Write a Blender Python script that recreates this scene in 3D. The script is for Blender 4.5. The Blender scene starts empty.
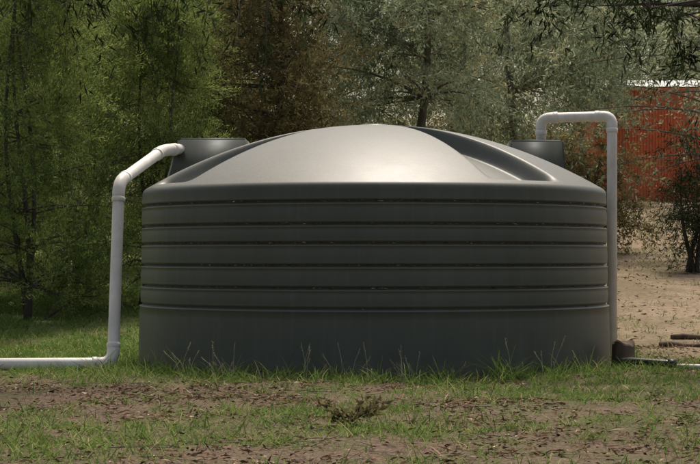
import bpy, math, numpy as np
from mathutils import Vector, Matrix
rng=np.random.default_rng(7)
F=1880.0; CZ=0.91; CY=-16.0
def W(px,py,d): return np.array([(px-350)/F*d, d+CY, CZ+(255-py)/F*d])
def sstep(a,b,x):
    t=np.clip((x-a)/(b-a),0,1); return t*t*(3-2*t)
def gh(x,y):
    x=np.asarray(x,float); y=np.asarray(y,float)
    t=np.clip(y-2.5,0,28)
    z=0.078*t
    z=np.where(y>30.5,z+0.004*(y-30.5),z)
    und=0.02*np.sin(x*1.3+.5)*np.sin(y*1.1+1)+0.012*np.sin(x*3.1+y*1.7)+0.01*np.sin(y*4.3-x*2.2)
    near=np.exp(-((x-0.2)**2+y**2)/8)
    return z+und*(1-near)+0.12*sstep(8,25,y)*np.sin(x*.35+y*.2)
_g=rng.random((256,256))
def vn(x,y):
    x=np.asarray(x);y=np.asarray(y)
    xi=np.floor(x).astype(int);yi=np.floor(y).astype(int);fx=x-xi;fy=y-yi
    fx=fx*fx*(3-2*fx);fy=fy*fy*(3-2*fy)
    a=_g[xi%256,yi%256];b=_g[(xi+1)%256,yi%256];c=_g[xi%256,(yi+1)%256];d=_g[(xi+1)%256,(yi+1)%256]
    return (a*(1-fx)+b*fx)*(1-fy)+(c*(1-fx)+d*fx)*fy
def fbm(x,y): return .55*vn(x,y)+.3*vn(x*2.1+9,y*2.1+4)+.15*vn(x*4.7+3,y*4.7)
# ---------- materials
def newmat(name):
    m=bpy.data.materials.new(name); m.use_nodes=True
    nt=m.node_tree; b=nt.nodes['Principled BSDF']; return m,nt,b
def N(nt,t,**k):
    n=nt.nodes.new(t)
    for a,v in k.items(): setattr(n,a,v)
    return n
def ramp(nt,fac,stops):
    r=N(nt,'ShaderNodeValToRGB'); e=r.color_ramp.elements
    while len(e)<len(stops): e.new(.5)
    for i,(p,c) in enumerate(stops):
        e[i].position=p; e[i].color=(*c,1)
    nt.links.new(fac,r.inputs[0]); return r.outputs[0]
def noise(nt,scale,detail=4,rough=.6,vec=None,sc=None):
    n=N(nt,'ShaderNodeTexNoise'); n.inputs['Scale'].default_value=scale; n.inputs['Detail'].default_value=detail; n.inputs['Roughness'].default_value=rough
    tc=N(nt,'ShaderNodeTexCoord'); v=tc.outputs['Object']
    if sc:
        mp=N(nt,'ShaderNodeMapping'); mp.inputs['Scale'].default_value=sc; nt.links.new(v,mp.inputs[0]); v=mp.outputs[0]
    nt.links.new(v,n.inputs['Vector']); return n.outputs[0]
def mixc(nt,f,a,b,mode='MIX'):
    m=N(nt,'ShaderNodeMix',data_type='RGBA',blend_type=mode)
    if isinstance(f,(int,float)): m.inputs[0].default_value=f
    else: nt.links.new(f,m.inputs[0])
    for i,v in ((6,a),(7,b)):
        if isinstance(v,tuple): m.inputs[i].default_value=(*v,1)
        else: nt.links.new(v,m.inputs[i])
    return m.outputs[2]
def bump(nt,b,h,s,d):
    bp=N(nt,'ShaderNodeBump'); bp.inputs['Strength'].default_value=s; bp.inputs['Distance'].default_value=d
    nt.links.new(h,bp.inputs['Height']); nt.links.new(bp.outputs[0],b.inputs['Normal'])
def leafmat(name,stops,trans=.35,rough=.5,spec=0):
    m,nt,b=newmat(name)
    a=N(nt,'ShaderNodeAttribute'); a.attribute_name='tint'
    c=ramp(nt,a.outputs['Fac'],stops)
    if spec>0:
        nt.links.new(c,b.inputs['Base Color']); b.inputs['Roughness'].default_value=rough; b.inputs['Specular IOR Level'].default_value=spec
    else:
        nt.nodes.remove(b); b=N(nt,'ShaderNodeBsdfDiffuse'); nt.links.new(c,b.inputs[0])
    t=N(nt,'ShaderNodeBsdfTranslucent'); nt.links.new(c,t.inputs[0])
    mx=N(nt,'ShaderNodeMixShader'); mx.inputs[0].default_value=trans
    nt.links.new(b.outputs[0],mx.inputs[1]); nt.links.new(t.outputs[0],mx.inputs[2])
    nt.links.new(mx.outputs[0],nt.nodes['Material Output'].inputs[0]); return m
def simple(name,stops,scale=8,rough=.6,bs=.3,bd=.01,sc=None,spec=.4,detail=5):
    m,nt,b=newmat(name); n=noise(nt,scale,detail,.6,sc=sc)
    nt.links.new(ramp(nt,n,stops),b.inputs['Base Color']); b.inputs['Roughness'].default_value=rough; b.inputs['Specular IOR Level'].default_value=spec
    if bs: bump(nt,b,n,bs,bd)
    return m
M_fine=leafmat('paperbark_needles',[(0,(.04,.065,.022)),(.45,(.15,.21,.06)),(1,(.40,.45,.14))],.45)
M_gum=leafmat('gum_leaves',[(0,(.07,.10,.05)),(.5,(.22,.275,.15)),(.9,(.45,.49,.30)),(1,(.48,.44,.24))],.42,.5,.3)
M_brown=leafmat('bronze_leaves',[(0,(.045,.04,.018)),(.5,(.17,.145,.065)),(1,(.34,.28,.12))],.4)
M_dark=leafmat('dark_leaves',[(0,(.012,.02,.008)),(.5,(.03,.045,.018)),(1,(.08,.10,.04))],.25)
M_grass=leafmat('grass_blades',[(0,(.045,.085,.018)),(.6,(.14,.22,.05)),(.85,(.24,.31,.09)),(1,(.40,.36,.18))],.4)
M_straw=leafmat('dry_grass_blades',[(0,(.13,.12,.06)),(.5,(.28,.23,.13)),(1,(.43,.36,.22))],.3)
M_litter=leafmat('dead_leaves',[(0,(.035,.022,.014)),(.4,(.12,.07,.042)),(.75,(.25,.17,.105)),(.93,(.42,.32,.23)),(1,(.6,.52,.43))],.1)
M_bark=simple('bark',[(.3,(.07,.055,.042)),(.6,(.17,.14,.11)),(.8,(.34,.30,.25))],6,.85,.6,.02,sc=(1,1,.25))
M_barkd=simple('dark_bark',[(.3,(.03,.022,.018)),(.7,(.11,.085,.065))],8,.85,.6,.02,sc=(1,1,.25))
# ---------- mesh helpers
def link(o,parent=None):
    bpy.context.scene.collection.objects.link(o)
    if parent: o.parent=parent
    return o
def empty(name,loc=(0,0,0)):
    e=bpy.data.objects.new(name,None); e.location=loc; e.empty_display_size=.2; return link(e)
def fastmesh(name,verts,quads,tint,mat):
    me=bpy.data.meshes.new(name); n=len(verts); q=np.ascontiguousarray(quads,dtype=np.int32); k=q.shape[1]
    me.vertices.add(n); me.vertices.foreach_set('co',np.ascontiguousarray(verts,dtype=np.float32).ravel())
    me.loops.add(q.size); me.loops.foreach_set('vertex_index',q.ravel())
    me.polygons.add(len(q)); me.polygons.foreach_set('loop_start',np.arange(0,q.size,k,dtype=np.int32))
    me.update(calc_edges=True)
    if tint is not None:
        a=me.attributes.new('tint','FLOAT','FACE'); a.data.foreach_set('value',np.clip(tint,0,1).astype(np.float32))
    me.materials.append(mat); return me
def unit(v): return v/np.maximum(np.linalg.norm(v,axis=-1,keepdims=True),1e-9)
def leaves(name,P,D,L,Wd,tint,mat,wide=.4,fold=0.0,flat=0):
    n=len(P); D=unit(D); R=unit(rng.normal(size=(n,3))+np.array([0,0,flat])); S=unit(np.cross(D,R)); L=L[:,None]; Wd=Wd[:,None]
    up=np.cross(S,D)
    v=np.empty((n,4,3)); v[:,0]=P; mid=P+D*L*wide+up*Wd*fold
    v[:,1]=mid+S*Wd/2; v[:,2]=P+D*L; v[:,3]=mid-S*Wd/2
    return fastmesh(name,v.reshape(-1,3),np.arange(4*n).reshape(n,4),tint,mat)
def blades(name,P,D,H,Wd,droop,tint,mat):
    n=len(P); Dh=D.copy(); Dh[:,2]=0; Dh=unit(Dh); S=np.stack([-Dh[:,1],Dh[:,0],0*Dh[:,0]],1)
    a=rng.uniform(0,6.28,n); S=S*np.cos(a)[:,None]+Dh*np.sin(a)[:,None]
    H=H[:,None];Wd=Wd[:,None];D=unit(D);dr=droop[:,None]
    rows=[]
    for t,w in ((0,.7),(.45,1),(.8,.65),(1,.08)):
        c=P+D*H*t+Dh*H*dr*t*t*.8-np.array([0,0,1])*H*dr*t*t*.55
        rows+= [c-S*Wd*w/2,c+S*Wd*w/2]
    v=np.stack(rows,1)
    q=np.array([[0,1,3,2],[2,3,5,4],[4,5,7,6]])
    Q=(np.arange(n)[:,None,None]*8+q[None]).reshape(-1,4)
    return fastmesh(name,v.reshape(-1,3),Q,np.repeat(tint,3),mat)
class Tubes:
    def __init__(s): s.v=[];s.f=[]
    def add(s,pts,rad,n=8,cap=True):
        pts=[Vector(p) for p in pts]
        if np.isscalar(rad): rad=[rad]*len(pts)
        t0=(pts[1]-pts[0]).normalized(); ref=Vector((0,0,1)) if abs(t0.z)<.9 else Vector((1,0,0))
        u=t0.cross(ref).normalized(); base=len(s.v)
        for i,p in enumerate(pts):
            t=((pts[min(i+1,len(pts)-1)]-pts[max(i-1,0)])).normalized()
            u=(u-t*u.dot(t)).normalized(); w=t.cross(u)
            for k in range(n):
                a=2*math.pi*k/n; s.v.append(tuple(p+(u*math.cos(a)+w*math.sin(a))*rad[i]))
        for i in range(len(pts)-1):
            for k in range(n):
                a=base+i*n+k;b=base+i*n+(k+1)%n; s.f.append((a,b,b+n,a+n))
        if cap:
            s.f.append(tuple(base+k for k in range(n))[::-1]); e=base+(len(pts)-1)*n; s.f.append(tuple(e+k for k in range(n)))
    def obj(s,name,mat,parent=None,smooth=True):
        me=bpy.data.meshes.new(name); me.from_pydata(s.v,[],s.f); me.update()
        if smooth: me.polygons.foreach_set('use_smooth',[len(p.vertices)==4 for p in me.polygons])
        me.materials.append(mat); o=bpy.data.objects.new(name,me); return link(o,parent)
# ---------- trees
def ell_clumps(c,r,n,rr,seed,shell=.55):
    g=np.random.default_rng(seed); out=[]
    for i in range(n):
        d=unit(g.normal(size=3)); k=g.uniform(shell,1)**.7
        out.append((np.array(c)+d*k*np.array(r),g.uniform(*rr)))
    return out
STY={
 'fine':dict(nsp=40,k=52,sl=(.22,.6),L=(.028,.055),W=(.007,.012),droop=.12,vz=.8,ld=(.8,.4,.25),mat=M_fine),
 'gum':dict(nsp=22,k=24,sl=(.35,.8),L=(.06,.12),W=(.016,.03),droop=.6,vz=.15,ld=(.35,.55,-.45),mat=M_gum),
 'bronze':dict(nsp=28,k=24,sl=(.3,.7),L=(.05,.09),W=(.015,.026),droop=.35,vz=.3,ld=(.5,.6,-.1),mat=M_brown),
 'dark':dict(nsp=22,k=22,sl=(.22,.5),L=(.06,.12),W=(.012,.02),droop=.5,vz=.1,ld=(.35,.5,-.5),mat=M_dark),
}
def tree(name,base,top,r0,clumps,style,seed,stems=1,bark=None,tmin=.3,scale=1.0,tbias=0.0,mul=1.0):
    global rng
    g=np.random.default_rng(seed); rng=g
    st=STY[style]; root=empty(name,tuple(base)); base=np.array(base,float); top=np.array(top,float)-base
    T=Tubes(); stemp=[]
    for s in range(stems):
        tt=top+ (g.normal(size=3)*[.35,.35,.2]*(np.linalg.norm(top)*.25) if s else 0)
        b0=(g.normal(size=3)*[.12,.12,0]) if s else np.zeros(3)
        pts=[]; n=11; ph=g.uniform(0,6,4)
        for i in range(n):
            t=i/(n-1); wob=np.array([math.sin(t*5+ph[0])-math.sin(ph[0]),math.sin(t*4+ph[1])-math.sin(ph[1]),0])*.05*np.linalg.norm(top)*.5
            pts.append(b0*(1-t)+tt*t+wob)
        pts[0][2]-=.15
        rad=[r0*(1.25 if i==0 else 1)*(1-.78*(i/(n-1))) for i in range(n)]
        T.add(pts,rad,9); stemp.append((pts,rad))
    P=[];D=[];L=[];Wd=[];TI=[]
    for c,cr in clumps:
        c=np.array(c)-base
        pts,rad=stemp[g.integers(len(stemp))]
        cand=[i for i in range(int(tmin*10),11) if pts[i][2]<=c[2]+.2] or [int(tmin*10)]
        dd=[np.linalg.norm(pts[i]-c)+.3*g.random() for i in cand]; i=cand[int(np.argmin(dd))]
        a=pts[i]; mid=(a+c)/2+np.array([0,0,.12])*np.linalg.norm(c-a)+g.normal(size=3)*.08
        lp=[a*(1-t)**2+2*mid*t*(1-t)+c*t*t for t in np.linspace(0,1,7)]
        r1=min(rad[i]*.5,.008+.018*np.linalg.norm(c-a)); T.add(lp,[r1*(1-t)+.004*t for t in np.linspace(0,1,7)],6,False)
        ns=max(4,int(st['nsp']*mul*(cr/.5)**2)); k=st['k']
        dirs=unit(g.normal(size=(ns,3))+np.array([0,0,st['vz']])); A=c+dirs*g.uniform(0,.8,(ns,1))*cr*np.array([1,1,.7])
        sl=g.uniform(*st['sl'],(ns,1))
        for j in range(min(ns,5)):
            e=A[j]+dirs[j]*sl[j]; T.add([c,A[j]*.6+c*.4+[0,0,.02],A[j],e-[0,0,st['droop']*sl[j,0]*.8]],[.005,.004,.003,.0015],4,False)
        t=g.uniform(.02,1,(ns,k,1))
        pos=A[:,None]+dirs[:,None]*sl[:,None]*t; pos[...,2:]-=st['droop']*sl[:,None]*t*t
        pos=pos+g.normal(size=pos.shape)*.025
        out,ran,dz=st['ld']
        ld=dirs[:,None]*out+g.normal(size=pos.shape)*ran+np.array([0,0,dz])
        ct=g.normal()*.17+.48+tbias; stt=g.normal(size=(ns,1))*.15
        ti=(ct+stt+g.normal(size=(ns,k))*.13)
        P.append(pos.reshape(-1,3));D.append(ld.reshape(-1,3));TI.append(ti.ravel())
        L.append(g.uniform(*st['L'],ns*k)*scale);Wd.append(g.uniform(*st['W'],ns*k)*scale)
    me=leaves(name+'_foliage',np.concatenate(P),np.concatenate(D),np.concatenate(L),np.concatenate(Wd),np.concatenate(TI),st['mat'])
    link(bpy.data.objects.new('foliage',me),root)
    T.obj('trunk_and_limbs',bark or M_bark,root)
    return root,len(TI)
def B(px,d,dx=0): 
    x=(px-350)/F*d; y=d+CY; return np.array([x,y,float(gh(x,y))])
def dup(root,name,loc,rz,s):
    e=empty(name,tuple(loc)); e.rotation_euler=(0,0,rz); e.scale=(s,s,s)
    for c in root.children:
        o=bpy.data.objects.new(c.name.split('.')[0],c.data); link(o,e)
    return e
def paperbark(name,px,d,H,r,n,seed,tb=0):
    b=B(px,d); g=np.random.default_rng(seed); cl=[]
    for i in range(n):
        z=g.uniform(.04,1)**.95; a=g.uniform(0,6.28); rr=r*(1-max(0,z-.4)/.75)**.8*g.uniform(.5,1)
        cl.append((b+[rr*math.cos(a),rr*math.sin(a),z*H],g.uniform(.3,.48)))
    return tree(name,b,b+[0,0,H*.93],.036,cl,'fine',seed,stems=3,bark=M_barkd,tmin=.05,tbias=tb)[0]
p1=paperbark('paperbark_tree',28,21,4.1,1.0,96,11,.04)
p2=paperbark('paperbark_tree',152,22.5,3.7,.85,88,12,.08)
p3=paperbark('paperbark_tree',88,24,4.9,1.25,106,13,.02)
dup(p3,'paperbark_tree',B(-50,23),1.2,1.0); dup(p2,'paperbark_tree',B(20,27),2.4,1.3); dup(p3,'paperbark_tree',B(165,28),4.0,.95)
b=B(258,27); tr=tree('wattle_tree',b,b+[0.2,0,4.4],.075,ell_clumps(b+[0,0,3.0],(1.25,1.2,2.3),74,(.35,.6),21,.35),'bronze',21,bark=M_barkd)[0]
dup(tr,'wattle_tree',B(215,34),2.2,1.25)
def gum(px,d,H,r,n,seed,zc=.62,zr=.36,sty='gum',tb=0,lean=0.3,rr=(.35,.7)):
    b=B(px,d); 
    return tree('gum_tree',b,b+[lean,0,H*.9],.013*H,ell_clumps(b+[lean*.6,-.2,H*zc],(r,r,H*zr),n,rr,seed,.3),sty,seed,bark=M_bark,tmin=.25,tbias=tb)[0]
g1=gum(400,29,7.0,1.9,76,31,.56,.38,tb=.12)
g2=gum(510,33,7.5,2.1,82,32,.55,.38,tb=.07)
dup(g1,'gum_tree',B(345,43),2.0,.85); dup(g2,'gum_tree',B(455,48),1.0,.9); dup(g1,'gum_tree',B(585,46),3.9,1.1)
dup(g2,'gum_tree',B(200,44),2.5,1.2); dup(g1,'gum_tree',B(60,40),5.0,1.25); dup(g2,'gum_tree',B(770,42),4.4,1.1)
dup(g2,'gum_tree',B(640,66),.3,1.3); dup(g1,'gum_tree',B(725,62),1.3,1.3)
b=B(596,31); s1=tree('wattle_shrub',b,b+[0,0,1.4],.045,ell_clumps(b+[0,0,.85],(.9,.7,.9),40,(.28,.42),41,.3),'bronze',41,stems=3,tmin=.1,bark=M_barkd,tbias=.0)[0]
b=B(697,27); s2=tree('bottlebrush_shrub',b,b+[0,0,1.5],.04,ell_clumps(b+[0,0,1.1],(.42,.45,1.15),44,(.25,.4),42,.3),'dark',42,stems=3,tmin=.1,bark=M_barkd,scale=.8)[0]
dup(s1,'wattle_shrub',B(552,36),1,1.2); dup(s1,'wattle_shrub',B(300,34),2,1.5); dup(s1,'wattle_shrub',B(430,38),3,1.4)
b=B(745,30); cl=[(W(x,y,30+z),r) for x,y,z,r in [(560,70,0,.5),(585,85,1,.45),(610,50,0,.45),(640,42,0,.45),(670,40,-1,.5),(590,120,1,.42),(565,115,0,.42),(690,60,0,.45),(655,22,0,.5),(600,25,0,.5),(540,40,1,.5),(575,35,1,.45),(620,15,1,.5),(634,100,0,.26),(612,84,0,.34),(628,68,0,.36),(688,84,0,.34),(698,110,1,.3),(608,130,0,.3),(668,150,0,.2),(615,165,0,.26),(650,176,1,.2)]]
tree('gum_tree',b,b+[-.3,0,5.2],.08,cl,'gum',51,tbias=-.04)
# overhanging trees (trunks outside the frame)
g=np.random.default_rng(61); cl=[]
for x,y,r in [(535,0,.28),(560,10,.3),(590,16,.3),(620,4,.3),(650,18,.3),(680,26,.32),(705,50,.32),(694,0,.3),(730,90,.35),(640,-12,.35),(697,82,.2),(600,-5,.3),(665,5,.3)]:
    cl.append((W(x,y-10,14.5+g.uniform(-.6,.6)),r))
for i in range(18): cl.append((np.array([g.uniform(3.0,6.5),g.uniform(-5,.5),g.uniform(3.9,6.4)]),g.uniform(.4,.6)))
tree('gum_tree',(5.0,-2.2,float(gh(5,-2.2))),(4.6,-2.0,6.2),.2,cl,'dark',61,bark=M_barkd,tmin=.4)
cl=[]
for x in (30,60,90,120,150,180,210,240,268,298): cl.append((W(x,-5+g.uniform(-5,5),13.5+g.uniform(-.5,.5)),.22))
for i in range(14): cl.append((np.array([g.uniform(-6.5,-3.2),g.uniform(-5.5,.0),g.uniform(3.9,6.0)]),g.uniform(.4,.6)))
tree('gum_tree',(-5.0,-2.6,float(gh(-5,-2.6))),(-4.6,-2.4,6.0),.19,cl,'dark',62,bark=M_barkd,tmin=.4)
rng=np.random.default_rng(99)
n=50000; cx=rng.uniform(-60,60,50); P=[];TI=[]
for c in cx:
    m=n//50; yy=rng.uniform(60,90); h=rng.uniform(3.5,6); d=unit(rng.normal(size=(m,3)))*(rng.uniform(0.3,1,(m,1))**.6)
    lob=1+.25*np.sin(d[:,:1]*7+c)*np.cos(d[:,2:]*6)
    P.append(np.array([c,yy,2.2+h*.52])+d*lob*[2.8,2.2,h*.5]); TI.append(.35+.1*rng.normal(size=m)+.15*np.sin(c))
P=np.concatenate(P); m=len(P)
link(bpy.data.objects.new('distant_trees',leaves('distant_trees',P,rng.normal(size=(m,3))+[0,0,-.5],rng.uniform(.3,.6,m),rng.uniform(.1,.2,m),np.concatenate(TI),M_gum)))
# ---------- ground
def axis(lo,hi,a,b,st,k):
    c=np.arange(a,b+1e-6,st); l=[];v=a;s=st
    while v>lo: s*=k; v-=s; l.append(v)
    r=[];v=b;s=st
    while v<hi: s*=k; v+=s; r.append(v)
    return np.array(l[::-1]+list(c)+r)
xs=axis(-400,400,-6,8,.1,1.15); ys=axis(-60,600,-10,34,.12,1.12)
X,Y=np.meshgrid(xs,ys); Z=gh(X,Y); Z+= .018*(fbm(X*4,Y*4)-.5)*(np.abs(X)<12)
nx,ny=len(xs),len(ys); idx=np.arange(nx*ny).reshape(ny,nx)
Q=np.stack([idx[:-1,:-1],idx[:-1,1:],idx[1:,1:],idx[1:,:-1]],-1).reshape(-1,4)
m,nt,bs=newmat('dirt_and_litter')
n2=noise(nt,14,6,.75); n3=noise(nt,60,3,.7); n4=noise(nt,1.7,4,.7); n5=noise(nt,.6,5,.7)
soil=ramp(nt,n2,[(.3,(.045,.03,.02)),(.5,(.11,.075,.05)),(.62,(.19,.135,.095)),(.78,(.32,.25,.18))])
soil=mixc(nt,.5,soil,ramp(nt,n3,[(.38,(.035,.024,.016)),(.6,(.26,.19,.135))]))
tan=ramp(nt,n2,[(.3,(.13,.09,.06)),(.5,(.27,.205,.135)),(.75,(.42,.34,.25))])
tan=mixc(nt,ramp(nt,n5,[(.42,(0,0,0)),(.6,(.6,.6,.6))]),tan,(.14,.115,.06))
geo=N(nt,'ShaderNodeNewGeometry'); sx=N(nt,'ShaderNodeSeparateXYZ'); nt.links.new(geo.outputs['Position'],sx.inputs[0])
mr=N(nt,'ShaderNodeMapRange'); mr.inputs[1].default_value=-.5; mr.inputs[2].default_value=3; nt.links.new(sx.outputs[1],mr.inputs[0])
mr2=N(nt,'ShaderNodeMapRange'); mr2.inputs[1].default_value=0; mr2.inputs[2].default_value=2; nt.links.new(sx.outputs[0],mr2.inputs[0])
mm=N(nt,'ShaderNodeMath',operation='MULTIPLY'); nt.links.new(mr.outputs[0],mm.inputs[0]); nt.links.new(mr2.outputs[0],mm.inputs[1])
gf=ramp(nt,n4,[(.44,(0,0,0)),(.62,(.5,.5,.5))])
c2=mixc(nt,gf,soil,mixc(nt,n3,(.03,.045,.015),(.13,.16,.055)))
c2=mixc(nt,mm.outputs[0],c2,tan)
m3=N(nt,'ShaderNodeMapRange'); m3.inputs[1].default_value=-1.3; m3.inputs[2].default_value=-2.2; nt.links.new(sx.outputs[0],m3.inputs[0])
m4=N(nt,'ShaderNodeMapRange'); m4.inputs[1].default_value=-1.5; m4.inputs[2].default_value=0; nt.links.new(sx.outputs[1],m4.inputs[0])
m5=N(nt,'ShaderNodeMath',operation='MULTIPLY'); nt.links.new(m3.outputs[0],m5.inputs[0]); nt.links.new(m4.outputs[0],m5.inputs[1])
c2=mixc(nt,m5.outputs[0],c2,mixc(nt,n2,(.04,.06,.016),(.24,.28,.10)))
nt.links.new(c2,bs.inputs['Base Color']); bs.inputs['Roughness'].default_value=.95; bs.inputs['Specular IOR Level'].default_value=.1
bump(nt,bs,n2,.8,.04)
me=fastmesh('ground',np.stack([X,Y,Z],-1).reshape(-1,3),Q,None,m); me.polygons.foreach_set('use_smooth',[True]*len(me.polygons)); link(bpy.data.objects.new('ground',me))
def outside(x,y): return ((x-.204)**2+y**2)>2.02**2
# ---------- grass
def scatter(n,x0,x1,y0,y1,dens):
    x=rng.uniform(x0,x1,n); y=rng.uniform(y0,y1,n); k=(rng.random(n)<dens(x,y))&outside(x,y); return x[k],y[k]
def greend(x,y):
    p=sstep(.43,.58,fbm(x*.9+3,y*.8+7)); rad=np.sqrt((x-.2)**2+y**2); front=sstep(3.1,2.3,rad)
    left=sstep(-1.2,-2.0,x)*sstep(-3,-1,y)*.9; right=sstep(1.9,2.4,x)*sstep(-1.5,0,y)
    return np.clip(.12+p*.85+front*sstep(.3,.5,fbm(x*3,y*3))*.95+left,0,1)*(1-.75*right)
tx,ty=scatter(21000,-4,4.5,-8.6,3.5,lambda x,y:greend(x,y)*.95)
kk=9; x=np.repeat(tx,kk)+rng.normal(size=len(tx)*kk)*.032; y=np.repeat(ty,kk)+rng.normal(size=len(tx)*kk)*.032
rad=np.sqrt((x-.2)**2+y**2)
k=outside(x,y); n=k.sum(); ht=(np.repeat(rng.beta(1.4,3,len(tx))*1.9+.28,kk)*(1+.6*(rad<2.8)))[k]; x=x[k];y=y[k]
tt=np.repeat(rng.normal(.54,.24,len(tx)),kk)[k]+rng.normal(size=n)*.15
P=np.stack([x,y,gh(x,y)-.01],1); D=np.stack([rng.normal(size=n)*.55,rng.normal(size=n)*.55,np.ones(n)],1)
me=blades('grass',P,D,rng.uniform(.03,.10,n)*ht,rng.uniform(.003,.007,n),rng.uniform(.1,.9,n),tt,M_grass); link(bpy.data.objects.new('grass',me))
tx,ty=scatter(20000,-9,14,2,34,lambda x,y:np.clip(sstep(.40,.58,fbm(x*.5,y*.5+20))*.7+.12+(x<-1)*.7,0,1))
t2x,t2y=scatter(7500,-4.5,-1.2,-1.5,9,lambda x,y:.35+.65*sstep(.35,.55,fbm(x*2,y*2)))
tx=np.concatenate([tx,t2x]);ty=np.concatenate([ty,t2y])
kk=6; x=np.repeat(tx,kk)+rng.normal(size=len(tx)*kk)*.05; y=np.repeat(ty,kk)+rng.normal(size=len(tx)*kk)*.05
n=len(x); P=np.stack([x,y,gh(x,y)-.01],1); D=np.stack([rng.normal(size=n)*.5,rng.normal(size=n)*.5,np.ones(n)],1)
gr=fbm(x*.4+30,y*.4)+ (x<-1)*.3>.56
for nm,kx,mt in (('meadow_grass',gr,M_grass),('dry_grass',~gr,M_straw)):
    q=kx; me=blades(nm,P[q],D[q],rng.uniform(.03,.11,q.sum()),rng.uniform(.005,.011,q.sum()),rng.uniform(.1,.9,q.sum()),rng.normal(.5,.22,q.sum()),mt); link(bpy.data.objects.new(nm,me))
# leaf litter
x,y=scatter(62000,-4,5,-8.6,2.5,lambda x,y:np.clip(.16+1.0*sstep(.35,.6,fbm(x*1.3+50,y*1.3)),0,1)*(1-.65*greend(x,y)))
n=len(x); P=np.stack([x,y,gh(x,y)+rng.uniform(.002,.018,n)],1); D=np.stack([rng.normal(size=n),rng.normal(size=n),rng.normal(size=n)*.18],1)
link(bpy.data.objects.new('leaf_litter',leaves('leaf_litter',P,D,rng.gamma(3,.011,n)+.01,rng.uniform(.005,.016,n),rng.beta(1.5,1.6,n),M_litter,fold=.35,flat=1.2)))
x,y=scatter(12000,1.5,14,1,32,lambda x,y:.8+0*x); n=len(x)
P=np.stack([x,y,gh(x,y)+.02],1); D=np.stack([rng.normal(size=n),rng.normal(size=n),rng.normal(size=n)*.2],1)
link(bpy.data.objects.new('leaf_litter',leaves('leaf_litter2',P,D,rng.uniform(.03,.09,n),rng.uniform(.012,.022,n),rng.beta(2,2,n),M_litter,fold=.3,flat=1)))
T=Tubes()
for i in range(380):
    x=rng.uniform(-3.5,4);y=rng.uniform(-8.3,-2.2); 
    if not outside(x,y): continue
    a=rng.uniform(0,6.28);l=rng.uniform(.04,.2); pts=[]
    for t in (0,.5,1):
        px=x+math.cos(a)*l*t+rng.normal()*.008; py=y+math.sin(a)*l*t+rng.normal()*.008; pts.append((px,py,float(gh(px,py))+.012+.02*t*rng.random()))
    r=rng.uniform(.0015,.004); T.add(pts,[r,r*.8,r*.5],5)
T.obj('fallen_twigs',simple('twig_wood',[(.3,(.08,.055,.04)),(.7,(.25,.19,.14))],20,.8,0))
# tussocks and seed-head grasses
P=[];D=[];H=[];WW=[];DR=[];TI=[]
def tuft(px,d,nb,h,w,ti,sp=.35,dr=.5):
    b=B(px,d)
    for i in range(nb):
        P.append(b+[rng.normal()*.025,rng.normal()*.025,-.01]);D.append([rng.normal()*sp,rng.normal()*sp,1]);H.append(h*rng.uniform(.5,1.1));WW.append(w*rng.uniform(.7,1.2));DR.append(rng.uniform(.1,dr));TI.append(rng.normal(ti,.14))
tuft(503,13.75,36,.32,.008,.45,.45,.9); tuft(512,13.7,16,.28,.007,.5,.5,.8)
for px,d,h,nb in [(222,13.9,.22,9),(228,13.8,.17,12),(318,13.4,.15,14),(310,13.7,.18,8),(285,13.7,.15,9),(352,13.5,.14,12),(395,13.6,.13,10),(455,13.6,.15,9),(430,13.5,.13,12),(560,13.9,.22,10),(585,14.1,.2,12),(248,13.5,.12,14),(165,14.3,.15,12),(190,14.2,.15,9),(368,13.3,.12,16),(600,14.2,.16,12),(535,13.5,.14,12),(480,13.4,.12,12),(268,13.6,.12,12),(205,13.8,.12,12),(412,13.5,.11,12)]:
    tuft(px,d,nb,h,.006,.68,.3,.6); tuft(px+rng.normal()*6,d-.1,nb*2,h*.5,.007,.65,.5,.9)
for i in range(130):
    tuft(rng.uniform(20,690),rng.uniform(9,13.7),14,rng.uniform(.05,.12),.006,.64,.6,.9)
me=blades('tussock_grass',np.array(P),np.array(D,float),np.array(H),np.array(WW),np.array(DR),np.array(TI),M_grass); link(bpy.data.objects.new('tussock_grass',me))
T=Tubes(); LP=[];LD=[]
for i in range(60):
    px=rng.choice([222,228,286,312,352,455,512,560,590,300,240,180,400])+rng.normal()*10; d=13.7+abs(px-374)/1200*1+rng.normal()*.08; b=B(px,d); h=rng.uniform(.08,.34)*rng.uniform(.6,1); a=rng.normal(size=2)*.3
    e=b+[a[0]*h,a[1]*h,h]; T.add([b,(b+e)/2+[a[0]*-.03,0,.012],e],[.0016,.0013,.001],4,False)
    for j in range(14):
        t=rng.uniform(.75,1); LP.append(b*(1-t)+e*t);LD.append([rng.normal()*.5+a[0],rng.normal()*.5,1])
o=T.obj('seed_grass',simple('straw',[(.3,(.34,.32,.17)),(.7,(.55,.5,.32))],20,.8,0)); n=len(LP)
link(bpy.data.objects.new('seed_heads',leaves('seed_heads',np.array(LP),np.array(LD,float),rng.uniform(.01,.02,n),rng.uniform(.003,.006,n),rng.uniform(.6,1,n),M_straw)),o)
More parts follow.
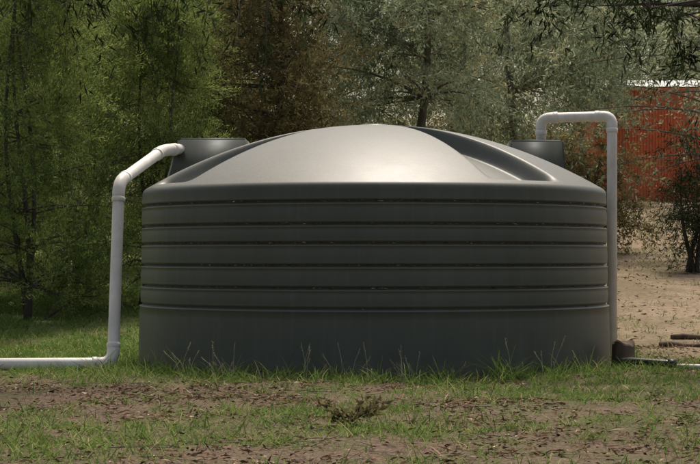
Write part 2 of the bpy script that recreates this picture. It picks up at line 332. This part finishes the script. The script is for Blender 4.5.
# fallen leafy branch
T=Tubes();LP=[];LD=[];b=B(354,9.9)+[0,0,.03]; root=empty('fallen_branch',tuple(b))
for i in range(15):
    a=rng.uniform(0,6.28); l=rng.uniform(.08,.2); e=np.array([math.cos(a)*l,math.sin(a)*l*.8,rng.uniform(.0,.11)])
    T.add([(0,0,0),tuple(e*.5+[0,0,.02]),tuple(e)],[.004,.003,.0015],5,False)
    for j in range(16):
        t=rng.uniform(.3,1.05); LP.append(e*t+rng.normal(size=3)*.012);LD.append(e*2+rng.normal(size=3)*.35)
T.obj('stem',M_barkd,root); n=len(LP); LP=np.array(LP); LP[:,2]=np.maximum(LP[:,2],-.01); LD=np.array(LD); LD[:,2]=np.maximum(LD[:,2],-.02)
link(bpy.data.objects.new('dry_leaves',leaves('branch_leaves',LP,LD,rng.uniform(.035,.065,n),rng.uniform(.014,.022,n),rng.uniform(.1,.8,n),M_brown,fold=.3)),root)
# ---------- TANK
tank=empty('water_tank',(.204,0,0))
m,nt,bs=newmat('green_polyethylene')
na=noise(nt,3,5,.65,sc=(1,1,.3)); nb=noise(nt,45,4,.7); 
base=ramp(nt,na,[(.3,(.062,.069,.052)),(.7,(.084,.090,.068))])
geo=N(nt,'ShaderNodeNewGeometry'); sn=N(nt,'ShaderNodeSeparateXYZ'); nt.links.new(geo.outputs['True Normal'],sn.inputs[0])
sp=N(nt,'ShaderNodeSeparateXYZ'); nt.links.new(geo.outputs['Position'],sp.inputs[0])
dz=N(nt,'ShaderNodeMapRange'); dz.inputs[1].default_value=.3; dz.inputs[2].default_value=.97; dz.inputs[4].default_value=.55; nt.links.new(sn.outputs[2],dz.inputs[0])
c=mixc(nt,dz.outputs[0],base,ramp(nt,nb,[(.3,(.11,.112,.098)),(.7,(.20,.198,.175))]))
lw=N(nt,'ShaderNodeMapRange'); lw.inputs[1].default_value=.0; lw.inputs[2].default_value=.13; lw.inputs[3].default_value=.6; lw.inputs[4].default_value=0; nt.links.new(sp.outputs[2],lw.inputs[0])
mu=N(nt,'ShaderNodeMath',operation='MULTIPLY'); nt.links.new(lw.outputs[0],mu.inputs[0]); nt.links.new(noise(nt,9,4,.7),mu.inputs[1])
c=mixc(nt,mu.outputs[0],c,(.2,.15,.1))
stk=ramp(nt,noise(nt,16,3,.6,sc=(1,1,.04)),[(.52,(0,0,0)),(.75,(.22,.22,.22))])
c=mixc(nt,stk,c,(.15,.145,.12))
nt.links.new(c,bs.inputs['Base Color'])
rr=N(nt,'ShaderNodeMapRange'); rr.inputs[3].default_value=.42; rr.inputs[4].default_value=.54; nt.links.new(na,rr.inputs[0]); nt.links.new(rr.outputs[0],bs.inputs['Roughness'])
bs.inputs['Specular IOR Level'].default_value=.42
bump(nt,bs,noise(nt,1.6,3,.5,sc=(1,1,2.2)),.2,.025)
M_tank=m
ribs=[.50,.655,.825,.995,1.14,1.31]
prof=[(1.93,-.05),(1.985,-.05),(1.99,.02)]
Rz=lambda z: 1.988-.022*(z/1.45)-.008*(1 if z>.5 else 0)
zprev=.02
for i,rz in enumerate(ribs):
    rb=Rz(rz-.01); ra=Rz(rz+.02); dep=.026
    for f in (.12,.5,.88):
        zz=zprev+(rz-.03-zprev)*f; prof.append((Rz(zz)+.004*math.sin(f*math.pi),zz))
    prof+= [(rb,rz-.024),(rb+.004,rz-.019),(rb+.005,rz-.014),(rb,rz-.009),(rb-dep,rz-.005),(rb-dep-.002,rz),(rb-dep+.004,rz+.008),(ra-.003,rz+.018),(ra+.001,rz+.023),(ra,rz+.030)]
    zprev=rz+.03
prof+=[(Rz(1.36),1.36),(Rz(1.4),1.40)]
for a in np.linspace(5,62,9):
    prof.append((1.897+.062*math.cos(math.radians(a)),1.41+.062*math.sin(math.radians(a))))
NS=720
V=[]
th=np.arange(NS)*2*math.pi/NS
for r,z in prof:
    V.append(np.stack([r*np.sin(th),-r*np.cos(th),z+0*th],1))
r_e,z_e=prof[-1]; vc=np.radians([39,-63,140,-165]); hw=math.radians(10); ed=math.radians(2.2)
cap=.13
ts=np.concatenate([np.linspace(1,.9,16)[1:],np.linspace(.9,cap/r_e,46)[1:]])
for t in ts:
    z=z_e+.545*(1-t**2.05)
    val=np.zeros(NS)
    for v in vc:
        d=np.abs((th-v+math.pi)%(2*math.pi)-math.pi); val=np.maximum(val,1-sstep(hw-ed,hw+ed,d))
    w=sstep(.08,.3,t)*(1-sstep(.90,.985,t))
    z=z-val*w*.15
    V.append(np.stack([t*r_e*np.sin(th),-t*r_e*np.cos(th),z+0*th],1))
zt=z_e+.545*(1-(cap/r_e)**2.05)
for r,z in [(.125,zt+.008),(.11,zt+.012),(.0005,zt+.013)]: V.append(np.stack([r*np.sin(th),-r*np.cos(th),z+0*th],1))
nr=len(V); V=np.concatenate(V); I=np.arange(nr*NS).reshape(nr,NS); J=np.roll(I,-1,axis=1)
Q=np.stack([I[:-1],J[:-1],J[1:],I[1:]],-1).reshape(-1,4)
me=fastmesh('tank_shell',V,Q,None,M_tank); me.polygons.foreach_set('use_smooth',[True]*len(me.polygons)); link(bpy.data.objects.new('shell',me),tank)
import bmesh
def loftbox(name,bot,topp,zb,zt,parent,mat,bev=.02):
    bm=bmesh.new(); vb=[bm.verts.new((x,y,zb)) for x,y in bot]; vt=[bm.verts.new((x,y,zt)) for x,y in topp]
    bm.faces.new(vb[::-1]); bm.faces.new(vt)
    for i in range(4): bm.faces.new((vb[i],vb[(i+1)%4],vt[(i+1)%4],vt[i]))
    bmesh.ops.bevel(bm,geom=list(bm.edges),offset=bev,segments=3,affect='EDGES')
    me=bpy.data.meshes.new(name); bm.to_mesh(me); bm.free(); me.materials.append(mat)
    for p in me.polygons: p.use_smooth=True
    return link(bpy.data.objects.new(name,me),parent)
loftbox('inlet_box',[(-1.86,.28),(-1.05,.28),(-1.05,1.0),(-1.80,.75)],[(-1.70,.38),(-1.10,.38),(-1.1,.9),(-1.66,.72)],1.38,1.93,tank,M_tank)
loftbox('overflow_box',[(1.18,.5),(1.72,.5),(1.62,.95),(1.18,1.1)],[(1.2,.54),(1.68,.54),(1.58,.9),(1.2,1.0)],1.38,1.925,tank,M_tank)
n=1500; a=rng.uniform(-1.55,1.55,n); rz=rng.choice(ribs,n)
LP=np.stack([(1.956)*np.sin(a),-(1.956)*np.cos(a),rz+.005+rng.uniform(0,.008,n)],1)
link(bpy.data.objects.new('ledge_debris',leaves('ledge_debris',LP,np.stack([np.cos(a),np.sin(a),rng.normal(size=n)*.15],1),rng.uniform(.01,.045,n),rng.uniform(.004,.010,n),rng.beta(2,2,n),M_litter)),tank)
# ---------- pipes
def pvc(name):
    m,nt,b=newmat(name); n=noise(nt,5,5,.7,sc=(1,1,.5))
    nt.links.new(ramp(nt,n,[(.3,(.56,.51,.44)),(.6,(.76,.72,.65)),(.8,(.80,.77,.71))]),b.inputs['Base Color']); b.inputs['Roughness'].default_value=.45; return m
M_pvc=pvc('weathered_pvc')
def rounded(pts,rad):
    pts=[np.array(p,float) for p in pts]; out=[pts[0]]; cor=[]
    for i in range(1,len(pts)-1):
        a,b,c=pts[i-1],pts[i],pts[i+1]; u=unit(a-b);v=unit(c-b); r=min(rad,np.linalg.norm(a-b)*.45,np.linalg.norm(c-b)*.45)
        p0=b+u*r;p1=b+v*r; arc=[p0*(1-t)**2+2*b*t*(1-t)+p1*t*t for t in np.linspace(0,1,9)]
        out+=arc; cor.append((p0,u,arc,p1,v))
    out.append(pts[-1]); return out,cor
def pipe(name,pts,r,rad=.11):
    root=empty(name,tuple(pts[0])); o=np.array(pts[0]); pp,cor=rounded(pts,rad)
    T=Tubes(); T.add([p-o for p in pp],r,24); T.obj('pipe_run',M_pvc,root)
    T=Tubes()
    for p0,u,arc,p1,v in cor:
        full=[p0+u*.055]+arc+[p1+v*.055]; T.add([p-o for p in full],r*1.09,24)
        for q,w in ((p0,u),(p1,v)): T.add([q+w*.025-o,q+w*.03-o,q+w*.062-o,q+w*.066-o],[r*1.09,r*1.17,r*1.17,r*1.1],24)
    T.obj('elbow_fittings',M_pvc,root); return root
A0=W(186,149,16.45);A1=W(163,150,16.2);A2=W(119,182,15.2);A3=W(113,368,14.9);A3[2]=.05
A4=W(-40,0,14.6);A4[2]=.06
pipe('downpipe',[A0,A1,A2,A3,A4],.047,.10)
C0=W(541,150,16.75);C1=W(541,118,16.75);C2=W(612,116,16.6);C3=W(612,360,16.3);C3[2]=.02
pipe('inlet_pipe',[C0,C1,C2,C3],.044,.085)
# ---------- right-hand clutter
M_wood=simple('old_timber',[(.3,(.05,.034,.022)),(.7,(.16,.11,.07))],9,.85,.6,.02,sc=(1,1,.3))
def stump(name,loc,r,h,mat):
    V=[];F2=[];n=28;hs=[-.05,.03,h*.5,h-.012,h];k=[1.2,1.06,1,.98,.9]
    for z,q in zip(hs,k):
        for i in range(n):
            a=6.283*i/n; rr=r*q*(1+.09*math.sin(3*a+1)+.03*math.sin(5*a)); V.append((rr*math.cos(a),rr*math.sin(a),z+(.02*math.sin(2*a)+.008*math.sin(5*a) if z>h*.8 else 0)))
    for j in range(4):
        for i in range(n): F2.append((j*n+i,j*n+(i+1)%n,(j+1)*n+(i+1)%n,(j+1)*n+i))
    F2.append(tuple(4*n+i for i in range(n))); me=bpy.data.meshes.new(name); me.from_pydata(V,[],F2); me.materials.append(mat)
    o=bpy.data.objects.new(name,me); o.location=loc; return link(o)
stump('tree_stump',B(623,15.2),.09,.21,M_wood)
M_poly=simple('black_poly_pipe',[(.3,(.012,.012,.013)),(.7,(.03,.03,.03))],10,.45,0)
T=Tubes(); a=B(630,15.0)+[0,0,.07]; T.add([B(618,15.1)+[0,0,.06],a,B(650,14.9)+[0,0,.06],B(672,14.8)+[0,0,.05],B(676,14.8)+[0,0,.05]],.028,16)
T.add([B(668,14.8)+[0,0,.05],B(676,14.8)+[0,0,.05]],.036,16); T.obj('black_hose',M_poly)
T=Tubes(); T.add([B(677,14.8)+[0,0,.03],B(705,14.7)+[0,0,.025],B(760,14.6)+[0,0,.025]],.018,16); T.obj('drain_pipe',M_pvc)
def log(name,p0,p1,r):
    T=Tubes(); p0=np.array(p0);p1=np.array(p1); T.add([p0*(1-t)+p1*t+[0,0,.01*math.sin(9*t)] for t in np.linspace(0,1,8)],[r*(1+.12*math.sin(5*t+1)) for t in np.linspace(0,1,8)],10); return T.obj(name,M_wood)
log('fallen_log',B(660,18.3)+[0,0,.02],B(720,18.0)+[0,0,.02],.032)
log('fallen_log',B(672,19.0)+[0,0,.02],B(740,19.3)+[0,0,.02],.027)
# ---------- red shed
SY=31.0; SX=8.2
gz=float(gh(8.0,SY)); shed=empty('red_shed',(SX,SY,gz))
m,nt,b=newmat('red_corrugated_steel')
n=noise(nt,2,4,.6); nt.links.new(ramp(nt,n,[(.3,(.68,.13,.055)),(.7,(.80,.21,.09))]),b.inputs['Base Color']); b.inputs['Roughness'].default_value=.55
M_red=m
M_wht=simple('pale_steel',[(.3,(.5,.5,.48)),(.7,(.62,.62,.6))],3,.5,0)
def corr(name,x0,x1,z0,z1,y,mat,step=.075,amp=.012,axis='x'):
    xs=np.arange(x0,x1+1e-6,step/6); off=amp*np.sin(xs/step*2*math.pi)
    if axis=='x': Vv=[(x,y+o,z) for z in (z0,z1) for x,o in zip(xs,off)]
    else: Vv=[(y+o,x,z) for z in (z0,z1) for x,o in zip(xs,off)]
    n=len(xs); me=bpy.data.meshes.new(name); me.from_pydata(Vv,[],[(i,i+1,n+i+1,n+i) for i in range(n-1)]); me.materials.append(mat)
    return link(bpy.data.objects.new(name,me),shed)
HW=2.75
corr('front_wall_a',-2,1.6,-.3,HW,0,M_red); corr('front_wall_b',2.8,4,-.3,HW,0,M_red); corr('front_wall_over_door',1.6,2.8,2.1,HW,0,M_red)
corr('side_wall',0,5,-.3,HW,-2,M_red,axis='y'); corr('side_wall_far',0,5,-.3,HW,4,M_red,axis='y'); corr('rear_wall',-2,4,-.3,HW,5,M_red)
def box(name,c,s,mat,par,bev=.01):
    bm=bmesh.new(); bmesh.ops.create_cube(bm,size=1); 
    for v in bm.verts: v.co=Vector((v.co.x*s[0]+c[0],v.co.y*s[1]+c[1],v.co.z*s[2]+c[2]))
    bmesh.ops.bevel(bm,geom=list(bm.edges),offset=bev,segments=2,affect='EDGES')
    me=bpy.data.meshes.new(name); bm.to_mesh(me); bm.free(); me.materials.append(mat); return link(bpy.data.objects.new(name,me),par)
box('door',(2.2,.08,.9),(1.2,.05,2.4),M_red,shed)
box('gutter',(1,-.1,HW+.03),(6.3,.12,.08),M_red,shed)
V=[(-2.2,-.15,HW+.1),(4.2,-.15,HW+.1),(4.2,2.5,HW+.5),(-2.2,2.5,HW+.5),(4.2,5.2,HW+.1),(-2.2,5.2,HW+.1)]
me=bpy.data.meshes.new('roof'); me.from_pydata(V,[],[(0,1,2,3),(3,2,4,5),(0,3,5),(1,4,2)]); me.materials.append(M_wht); link(bpy.data.objects.new('roof',me),shed)
# ---------- light, sky, camera
el=math.radians(65); az=math.radians(10)
sd=Vector((math.sin(az)*math.cos(el),math.cos(az)*math.cos(el),math.sin(el)))
L=bpy.data.lights.new('sun','SUN'); L.energy=3.5; L.angle=math.radians(7); L.color=(1,.95,.87)
o=link(bpy.data.objects.new('sun',L)); o.rotation_euler=sd.to_track_quat('Z','Y').to_euler(); o.location=(0,0,20)
w=bpy.data.worlds.new('World'); bpy.context.scene.world=w; w.use_nodes=True; nt=w.node_tree
sk=nt.nodes.new('ShaderNodeTexSky'); sk.sky_type='NISHITA'; sk.sun_disc=False; sk.sun_elevation=el; sk.sun_rotation=az; sk.dust_density=5; sk.air_density=1.0; sk.ozone_density=.5
hz=mixc(nt,1.0,sk.outputs[0],(1.16,1.09,.98),'MULTIPLY')   # thin bright haze
nt.links.new(hz,nt.nodes['Background'].inputs[0]); nt.nodes['Background'].inputs[1].default_value=.15
cam=bpy.data.cameras.new('camera'); cam.sensor_width=36; cam.lens=36*F/700; cam.shift_y=23/700; cam.clip_end=2000; cam.clip_start=.1
co=link(bpy.data.objects.new('camera',cam)); co.location=(0,CY,CZ); co.rotation_euler=(math.radians(90),0,0); bpy.context.scene.camera=co
s=bpy.context.scene; s.view_settings.view_transform='Standard'; s.view_settings.look='None'; s.view_settings.exposure=0
